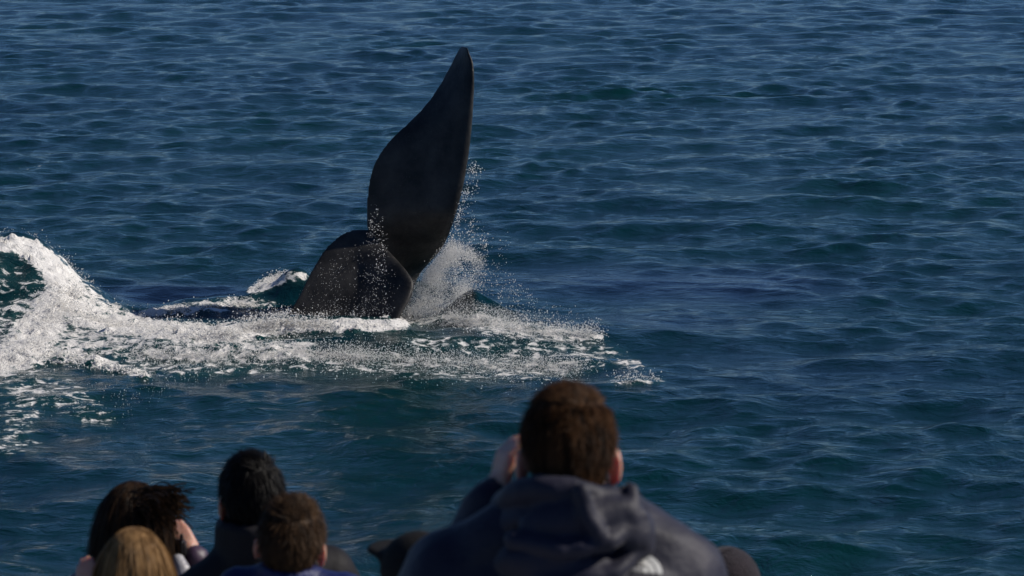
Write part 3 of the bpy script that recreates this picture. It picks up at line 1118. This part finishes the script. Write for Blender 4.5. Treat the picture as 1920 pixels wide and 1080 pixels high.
# ---- man in the navy hooded jacket
navy = mottled('navy_shell_fabric', (0.009, 0.009, 0.020), (0.016, 0.015, 0.032), 7, 0.6, 0.35, 60, 0.006, Sheen_Weight=0.10, Sheen_Roughness=0.4, Specular_IOR_Level=0.3)
man = Person('man with cropped brown hair in navy hooded jacket looking through binoculars', 1066, 716, 5.0, DECK_HI, head=1.02, pitch=12, yaw=2, sink=0.058)
man.build({-1: ((-0.19, 0.0, 1.345), (-0.29, 0.10, 1.14), Vector((-0.125, 0.125, man.H - 0.245)), (0.22, 0.15, 0.9), (0.9, 0.3, 0.0), 0.7),
           1: ((0.19, 0.0, 1.335), (0.25, 0.14, 1.10), Vector((0.075, 0.18, man.H - 0.27)), (-0.2, 0.2, 0.9), (-0.9, 0.3, 0.0), 0.7)},
          'navy hooded jacket', navy, puff=1.12, collar=0.02, fold=0.012, sh=1.05, jseed=1)
man.jacket['label'] = 'navy hooded shell jacket with a small white emblem on the shoulder blade'
brown = hair_mat('brown_hair', (0.022, 0.011, 0.006), (0.125, 0.060, 0.026), 0.45)
man.hair(brown, 14000, 0.020, 3, 0.0013, scalp, short_flow, lift=0.40, fuzz=0.20, seed=3, vol=1.035, thin=lambda d: np.where(d[:, 2] > 0.8, 0.5, 1.0))
# hood lying bunched on the shoulders
bm = bmesh.new()
kk = man.k
ringp = []
for q in range(15):
    a = math.pi * (0.93 + 1.14 * q / 14)
    ringp.append(Vector((math.cos(a) * 0.112 + 0.004, math.sin(a) * 0.115 + 0.005, man.hc.z - 0.040 - 0.012 * math.cos(a) - 0.062 * (1 + math.sin(a)))))
for a, b2 in zip(ringp[:-1], ringp[1:]):
    tcap(bm, a, b2, 0.026, 0.026, 12, 4)
    tcap(bm, a + Vector((0, 0, -0.045)), b2 + Vector((0, 0, -0.045)), 0.030, 0.030, 12, 4)
ellip(bm, (0.010, -0.115, man.hc.z - 0.085), (0.105, 0.042, 0.042), Matrix.Rotation(R(-8), 3, 'Y'))
ellip(bm, (-0.010, -0.120, man.hc.z - 0.165), (0.115, 0.050, 0.040), Matrix.Rotation(R(6), 3, 'Y'))
ellip(bm, (0.090, -0.085, man.hc.z - 0.110), (0.055, 0.06, 0.045), Matrix.Rotation(R(25), 3, 'Y'))
zc = man.hc.z
for fold_ in (((-0.10, -0.135, -0.115), (-0.02, -0.168, -0.128), (0.06, -0.160, -0.118), (0.115, -0.110, -0.085)),
              ((0.015, -0.150, -0.030), (0.022, -0.160, -0.070), (0.045, -0.162, -0.105)),
              ((0.10, -0.085, -0.045), (0.105, -0.122, -0.085), (0.120, -0.105, -0.125)),
              ((-0.115, -0.120, -0.165), (-0.03, -0.172, -0.185), (0.07, -0.160, -0.172), (0.125, -0.110, -0.140))):
    for a, b2 in zip(fold_[:-1], fold_[1:]):
        tcap(bm, (a[0], a[1], zc + a[2]), (b2[0], b2[1], zc + b2[2]), 0.013, 0.013, 10, 3)
me = fuse('hood', bm, 0.006, 2, 0.7)
crumple(me, 0.010, 11, 30, seed=4)
link('hood', me, navy, man.root)
# white embroidered emblem on the right shoulder blade
bpy.context.view_layer.update()
emb_m = mottled('white_thread', (0.42, 0.42, 0.41), (0.52, 0.52, 0.50), 120, 0.7, 0.4, 300, 0.002)
inv = man.root.matrix_world.inverted()
jme = man.jacket.data
bvh = BVHTree.FromPolygons([v.co.copy() for v in jme.vertices], [p_.vertices[:] for p_ in jme.polygons])


def on_jacket(u, v):
    o0 = inv @ Vector((0, 0, CAM_H))
    d0 = (inv.to_3x3() @ Vector(ray(u, v))).normalized()
    loc, nor, i_, dd = bvh.ray_cast(o0, d0)
    return loc + nor * 0.004 if loc else None


def emblem_patch(b, outline, m0):
    """outline in patch units (0..1 across, 0..1 down) laid on the cloth"""
    pts = [m0(x, y) for x, y in outline]
    if any(q is None for q in pts):
        return
    vs2 = [b.verts.new(q) for q in pts]
    b.faces.new(vs2)


def m0(x, y):
    return on_jacket(1178 + 62 * x, 1037 + 36 * y + 5 * x)


b = bmesh.new()
# quarter dome with two dark lines, lettering to its side
for r0, r1 in ((0.0, 0.30), (0.38, 0.64), (0.72, 1.0)):
    for q in range(8):
        a0, a1 = math.pi / 2 * q / 8, math.pi / 2 * (q + 1) / 8
        cx, cy = 0.42, 1.0
        ol = [(cx + 0.58 * r0 * math.cos(a0), cy - r0 * math.sin(a0)), (cx + 0.58 * r1 * math.cos(a0), cy - r1 * math.sin(a0)),
              (cx + 0.58 * r1 * math.cos(a1), cy - r1 * math.sin(a1)), (cx + 0.58 * r0 * math.cos(a1), cy - r0 * math.sin(a1))]
        if r0 == 0:
            ol = [ol[1], ol[2], (cx, cy)]
        emblem_patch(b, ol, m0)
fd = {'T': ((0, 0, 1, .2), (.4, .2, .6, 1)), 'H': ((0, 0, .22, 1), (.78, 0, 1, 1), (.22, .4, .78, .6)), 'E': ((0, 0, .22, 1), (.22, 0, 1, .2), (.22, .4, .85, .6), (.22, .8, 1, 1)),
      'N': ((0, 0, .2, 1), (.8, 0, 1, 1), (.2, .12, .45, .5), (.45, .42, .8, .88)), 'O': ((0, 0, .2, 1), (.8, 0, 1, 1), (.2, 0, .8, .18), (.2, .82, .8, 1)),
      'R': ((0, 0, .22, 1), (.22, 0, .9, .18), (.75, .18, .95, .45), (.22, .42, .8, .6), (.6, .6, .95, 1)), 'F': ((0, 0, .22, 1), (.22, 0, 1, .2), (.22, .4, .85, .6)),
      'A': ((0, .15, .2, 1), (.8, .15, 1, 1), (.1, 0, .9, .18), (.2, .5, .8, .66)), 'C': ((0, .1, .22, .9), (.15, 0, 1, .2), (.15, .8, 1, 1))}
for li, word in enumerate(('THE', 'NORTH', 'FACE')):
    cw = 0.082
    x0 = 0.40 - cw * len(word)
    for ci, ch in enumerate(word):
        for (xa, ya, xb, yb) in fd[ch]:
            xx0, xx1 = x0 + cw * (ci + xa * 0.8), x0 + cw * (ci + xb * 0.8)
            yy0, yy1 = 0.22 + 0.27 * (li + ya * 0.8), 0.22 + 0.27 * (li + yb * 0.8)
            emblem_patch(b, [(xx0, yy0), (xx1, yy0), (xx1, yy1), (xx0, yy1)], m0)
bmesh.ops.recalc_face_normals(b, faces=b.faces)
me = bpy.data.meshes.new('emblem')
b.to_mesh(me)
b.free()
link('emblem', me, emb_m, man.root)
# binoculars at his eyes
bm = bmesh.new()
mw = man.root.matrix_world
for sx in (-1, 1):
    tcap(bm, man.h(sx * 0.032, 0.095, -0.004), man.h(sx * 0.034, 0.135, -0.004), 0.019, 0.020, 16, 3)
    tcap(bm, man.h(sx * 0.036, 0.135, -0.004), man.h(sx * 0.044, 0.225, -0.006), 0.027, 0.034, 16, 3)
tcap(bm, man.h(-0.036, 0.15, 0.0), man.h(0.036, 0.15, 0.0), 0.018, 0.018, 12, 3)
me = fuse('binoculars', bm, 0.004, 1, 0.5)
me.transform(mw)
binoc = link('binoculars', me, black_pl)
tag(binoc, 'black binoculars held to the eyes of the man in the navy jacket', 'binoculars')
# neck strap of the binoculars
bm = bmesh.new()
sp_ = [man.h(*q) for q in ((0.062, 0.13, -0.02), (0.094, 0.05, -0.09), (0.10, 0.0, -0.14), (0.06, -0.07, -0.16), (0, -0.09, -0.165),
                            (-0.07, -0.06, -0.16), (-0.108, 0.02, -0.14), (-0.098, 0.06, -0.085), (-0.062, 0.13, -0.02))]
for a, b2 in zip(sp_[:-1], sp_[1:]):
    tcap(bm, a, b2, 0.007, 0.007, 8, 2)
bmesh.ops.remove_doubles(bm, verts=bm.verts, dist=0.0015)
me = bpy.data.meshes.new('strap')
bm.to_mesh(me)
bm.free()
me.transform(mw)
link('strap', me, black_pl, binoc)

# ---- child in black peaked cap, half hidden by the man
cloth_black = mottled('black_cloth', (0.005, 0.005, 0.005), (0.010, 0.009, 0.009), 12, 0.85, 0.4, 90, 0.004, Specular_IOR_Level=0.2)
red_cloth = mottled('red_jacket_cloth', (0.16, 0.014, 0.018), (0.24, 0.022, 0.026), 9, 0.7, 0.3, 80, 0.004)
capkid = Person('child in black peaked cap and red jacket beside the man in navy', 792, 990, 5.75, DECK_HI, head=0.92, yaw=40, pitch=-7, hair_up=0.02)
capkid.build({-1: arms_down(-1), 1: arms_down(1)}, 'red jacket', red_cloth, puff=1.05, collar=0.03, jseed=5)
capkid.hair(brown, 1500, 0.05, 3, 0.003, scalp, short_flow, lift=0.15, fuzz=0.15, gravity=0.3, seed=8)
bm = bmesh.new()
hs = capkid.hs
ellip(bm, capkid.h(0, -0.012, 0.040), (0.088 * hs, 0.110 * hs, 0.092 * hs), capkid.hr, 28, 18)
ellip(bm, capkid.h(0, -0.030, -0.02), (0.086 * hs, 0.090 * hs, 0.070 * hs), capkid.hr, 28, 18)
for q in range(9):
    x = -0.06 + 0.12 * q / 8
    tcap(bm, capkid.h(x, 0.06, 0.062), capkid.h(x * 0.9, 0.150 - 8 * x * x, 0.058 + 0.8 * x * x), 0.009, 0.007, 8, 2)
me = fuse('cap', bm, 0.007, 2, 0.6)
link('cap', me, cloth_black, capkid.root)

# ---- person in dark knit hat beyond the man's right shoulder
plum = mottled('plum_knit', (0.009, 0.005, 0.008), (0.018, 0.010, 0.015), 30, 0.95, 0.8, 170, 0.008, Sheen_Weight=0.12, Sheen_Roughness=0.4)
hatp = Person('person in dark plum knit hat beyond the shoulder of the man in navy', 1366, 1026, 7.6, DECK_LO, head=1.0, pitch=10, yaw=6, hair_up=0.03)
hatp.build({-1: arms_down(-1), 1: arms_down(1)}, 'black jacket', cloth_black, puff=1.1, collar=0.04, jseed=6)
hatp.hair(hair_mat('dark_brown_hair', (0.012, 0.008, 0.006), (0.03, 0.018, 0.012)), 1600, 0.12, 5, 0.003, scalp, short_flow, lift=0.1, fuzz=0.15, gravity=0.4, seed=9)
bm = bmesh.new()
ellip(bm, hatp.h(0, -0.012, 0.042), (0.090, 0.110, 0.100), hatp.hr, 28, 18)
for q in range(20):
    a0, a1 = 2 * math.pi * q / 20, 2 * math.pi * (q + 1) / 20
    tcap(bm, hatp.h(0.082 * math.cos(a0), -0.012 + 0.102 * math.sin(a0), 0.0), hatp.h(0.082 * math.cos(a1), -0.012 + 0.102 * math.sin(a1), 0.0), 0.018, 0.018, 10, 3)
me = fuse('knit_hat', bm, 0.006, 2, 0.6)
crumple(me, 0.003, 14, 60)
link('knit_hat', me, plum, hatp.root)

# ---- black haired man in dark jacket
dk = mottled('dark_jacket_cloth', (0.006, 0.005, 0.006), (0.012, 0.010, 0.013), 9, 0.7, 0.4, 70, 0.005, Specular_IOR_Level=0.25)
blackhair = hair_mat('black_hair', (0.002, 0.0016, 0.0016), (0.005, 0.004, 0.0035), 0.1)
bman = Person('man with black hair and dark jacket beyond the boy in blue', 470, 841, 7.5, DECK_LO, head=1.0, yaw=14, pitch=2, hyaw=4, skin=skin_b, hair_up=0.016)
bz = bman.hc.z / bman.k
bman.build({-1: ((-0.160, 0, 1.345), (-0.23, -0.02, 1.08), (-0.20, 0.16, 0.92), (0.2, 0.7, -0.5), (1, 0, 0), 0.5), 1: ((0.20, 0.02, 1.39), (0.30, 0.16, 1.20), (0.17, 0.30, 1.36), (-0.4, 0.5, 0.5), (-0.8, 0.4, 0), 0.7)}, 'dark high-collared jacket', dk, puff=1.0, collar=0.13, jseed=7, fold=0.006)
bman.hair(blackhair, 7000, 0.042, 3, 0.002, scalp, short_flow, lift=0.16, fuzz=0.14, gravity=0.15, seed=4, vol=1.06)

# ---- boy in blue jacket
blue = mottled('blue_jacket_cloth', (0.004, 0.010, 0.060), (0.008, 0.018, 0.11), 14, 0.55, 0.5, 60, 0.008, Specular_IOR_Level=0.35)
boy = Person('boy with short brown hair and royal blue jacket beside the girl', 543, 923, 6.6, DECK_HI, head=0.93, yaw=-8, pitch=-6, roll=7, hyaw=6, sink=0.06)
boy.build({-1: arms_down(-1), 1: arms_down(1)}, 'royal blue padded jacket', blue, puff=1.05, collar=0.05, jseed=8, fold=0.007)
boy.hair(hair_mat('light_brown_hair', (0.026, 0.015, 0.009), (0.10, 0.056, 0.028), 0.38), 8000, 0.026, 3, 0.0016, scalp, short_flow, lift=0.4, fuzz=0.2, seed=6, vol=1.03)

# ---- girl with long fair hair
grey = mottled('grey_jacket_cloth', (0.05, 0.045, 0.05), (0.08, 0.072, 0.078), 12, 0.8, 0.3, 80, 0.004)
girl = Person('girl with long fair hair raising one hand beside the woman in plum', 250, 985, 6.6, DECK_HI, head=0.90, yaw=6, pitch=6, hair_up=0.014)
hand_at = girl.root.matrix_world
bpy.context.view_layer.update()
tgt = girl.root.matrix_world.inverted() @ at(152, 1142, 6.62)
girl.build({-1: ((-0.185, 0, 1.40), (-0.27, 0.06, 1.10), tgt, (0.1, 0.05, 1.0), (0.5, 0.8, 0.0), 0.18), 1: arms_down(1)}, 'dark grey jacket', grey, puff=1.0, jseed=9)


def long_keep(d):
    return ~((d[:, 1] > 0.42) & (d[:, 2] < 0.45)) & (d[:, 2] > -0.80)


def long_flow(d, g):
    f = np.stack([d[:, 0] * 1.0 + g.normal(0, 0.1, len(d)), d[:, 1] * 0.5 - 0.6, -np.ones(len(d))], 1)
    return f


def shoulders(pp):
    """keep falling hair outside the neck and shoulders"""
    lo = pp[:, 2] < -0.13
    q = pp.copy()
    q[lo, 1] = np.minimum(q[lo, 1], np.where(np.abs(q[lo, 0]) < 0.12, -0.075 - 0.25 * np.clip(-0.13 - q[lo, 2], 0, 0.2), q[lo, 1]))
    return q


blonde = hair_mat('fair_hair', (0.16, 0.088, 0.036), (0.36, 0.215, 0.095), 0.3, 45)
girl.hair(blonde, 5200, 0.40, 11, 0.0034, long_keep, long_flow, lift=0.06, fuzz=0.06, gravity=0.45, seed=12, vol=1.07, floor_=shoulders)

# ---- woman with wind-blown dark hair
plumj = mottled('plum_padded_jacket', (0.035, 0.018, 0.038), (0.060, 0.032, 0.062), 8, 0.5, 0.3, 30, 0.01)
dkhair = hair_mat('dark_chestnut_hair', (0.012, 0.008, 0.005), (0.045, 0.024, 0.012), 0.3)
woman = Person('woman with windblown dark hair and plum jacket holding a small camera', 247, 902, 8.0, DECK_LO, head=1.0, yaw=-14, pitch=4, hyaw=-12)
wz = woman.hc.z / woman.k
woman.build({-1: ((-0.17, 0, 1.39), (-0.26, 0.10, 1.15), (-0.06, 0.20, wz - 0.10), (0.3, 0.4, 0.8), (0.9, 0.2, 0), 0.8),
             1: ((0.17, 0, 1.39), (0.27, 0.08, 1.16), Vector((0.145, 0.10, woman.H - 0.235)), (-0.62, 0.2, 0.75), (-0.4, 0.9, -0.5), 0.55)}, 'shiny plum padded jacket', plumj, puff=1.06, jseed=10, fold=0.010)


def tuft(s, g):
    """a lock caught by the wind on the right of the crown"""
    n = 700
    t = np.linspace(0, 1, 7)
    base = np.array([0.060, -0.03, 0.075]) + g.normal(0, [0.016, 0.02, 0.016], (n, 3))
    L = g.uniform(0.05, 0.085, n)
    drop = g.uniform(0.2, 1.2, n)
    P_ = []
    sw = g.normal(0, 0.28, (n, 3))
    for tt in t:
        P_.append(base + np.stack([L * tt, sw[:, 1] * L * tt, L * (0.35 * tt - 0.75 * drop * tt * tt)], 1) + sw * (L * tt * 0.5)[:, None])
    P_ = np.array(P_)
    w = 0.0022
    V = np.stack([P_ - np.array([0, 0, w]), P_ + np.array([0, w, w])], 1)   # 7,2,n,3
    V = V.transpose(2, 0, 1, 3).reshape(-1, 3)
    b0 = np.arange(n) * 14
    Fq = np.concatenate([np.stack([b0 + 2 * i, b0 + 2 * i + 1, b0 + 2 * i + 3, b0 + 2 * i + 2], 1) for i in range(6)])
    Ft = np.concatenate([Fq[:, [0, 1, 2]], Fq[:, [0, 2, 3]]])
    V = (V * s.hs) @ np.array(s.hr).T + np.array(s.hc)
    return V, Ft


woman.hair(dkhair, 5200, 0.26, 9, 0.003, long_keep, long_flow, lift=0.15, fuzz=0.12, gravity=0.4, seed=14, vol=1.08, extra=tuft, floor_=shoulders)
bpy.context.view_layer.update()
bm = bmesh.new()
wi = woman.root.matrix_world.inverted()
tcap(bm, wi @ at(334, 1052, 7.97), wi @ at(350, 1090, 7.94), 0.020, 0.030, 16, 6)  # added piece: its pale colour stands in for sunlight on her plum sleeve
me = bpy.data.meshes.new('sleeve_glint')
bm.to_mesh(me)
bm.free()
link('sleeve_glint', me, mottled('silver_glint', (0.26, 0.25, 0.27), (0.40, 0.39, 0.40), 30, 0.4, 0.5, 60, 0.006), woman.root)
bm = bmesh.new()
cpos = woman.root.matrix_world.inverted() @ at(322, 1026, 8.04)
bmesh.ops.create_cube(bm, size=1, matrix=Matrix.Translation(cpos) @ Matrix.Diagonal((0.085, 0.03, 0.050, 1)))
bmesh.ops.bevel(bm, geom=bm.edges[:], offset=0.006, segments=3, affect='EDGES')
tcap(bm, cpos + Vector((-0.01, 0.012, 0)), cpos + Vector((-0.01, 0.035, 0)), 0.024, 0.021, 16, 2)
tcap(bm, cpos + Vector((0.030, 0, 0.03)), cpos + Vector((0.030, 0, 0.036)), 0.006, 0.006, 10, 2)
me = bpy.data.meshes.new('compact_camera')
bm.to_mesh(me)
bm.free()
me.transform(woman.root.matrix_world)
cc = link('compact_camera', me, black_pl, smooth=False)
tag(cc, 'small black camera in the hand of the woman in plum', 'camera')
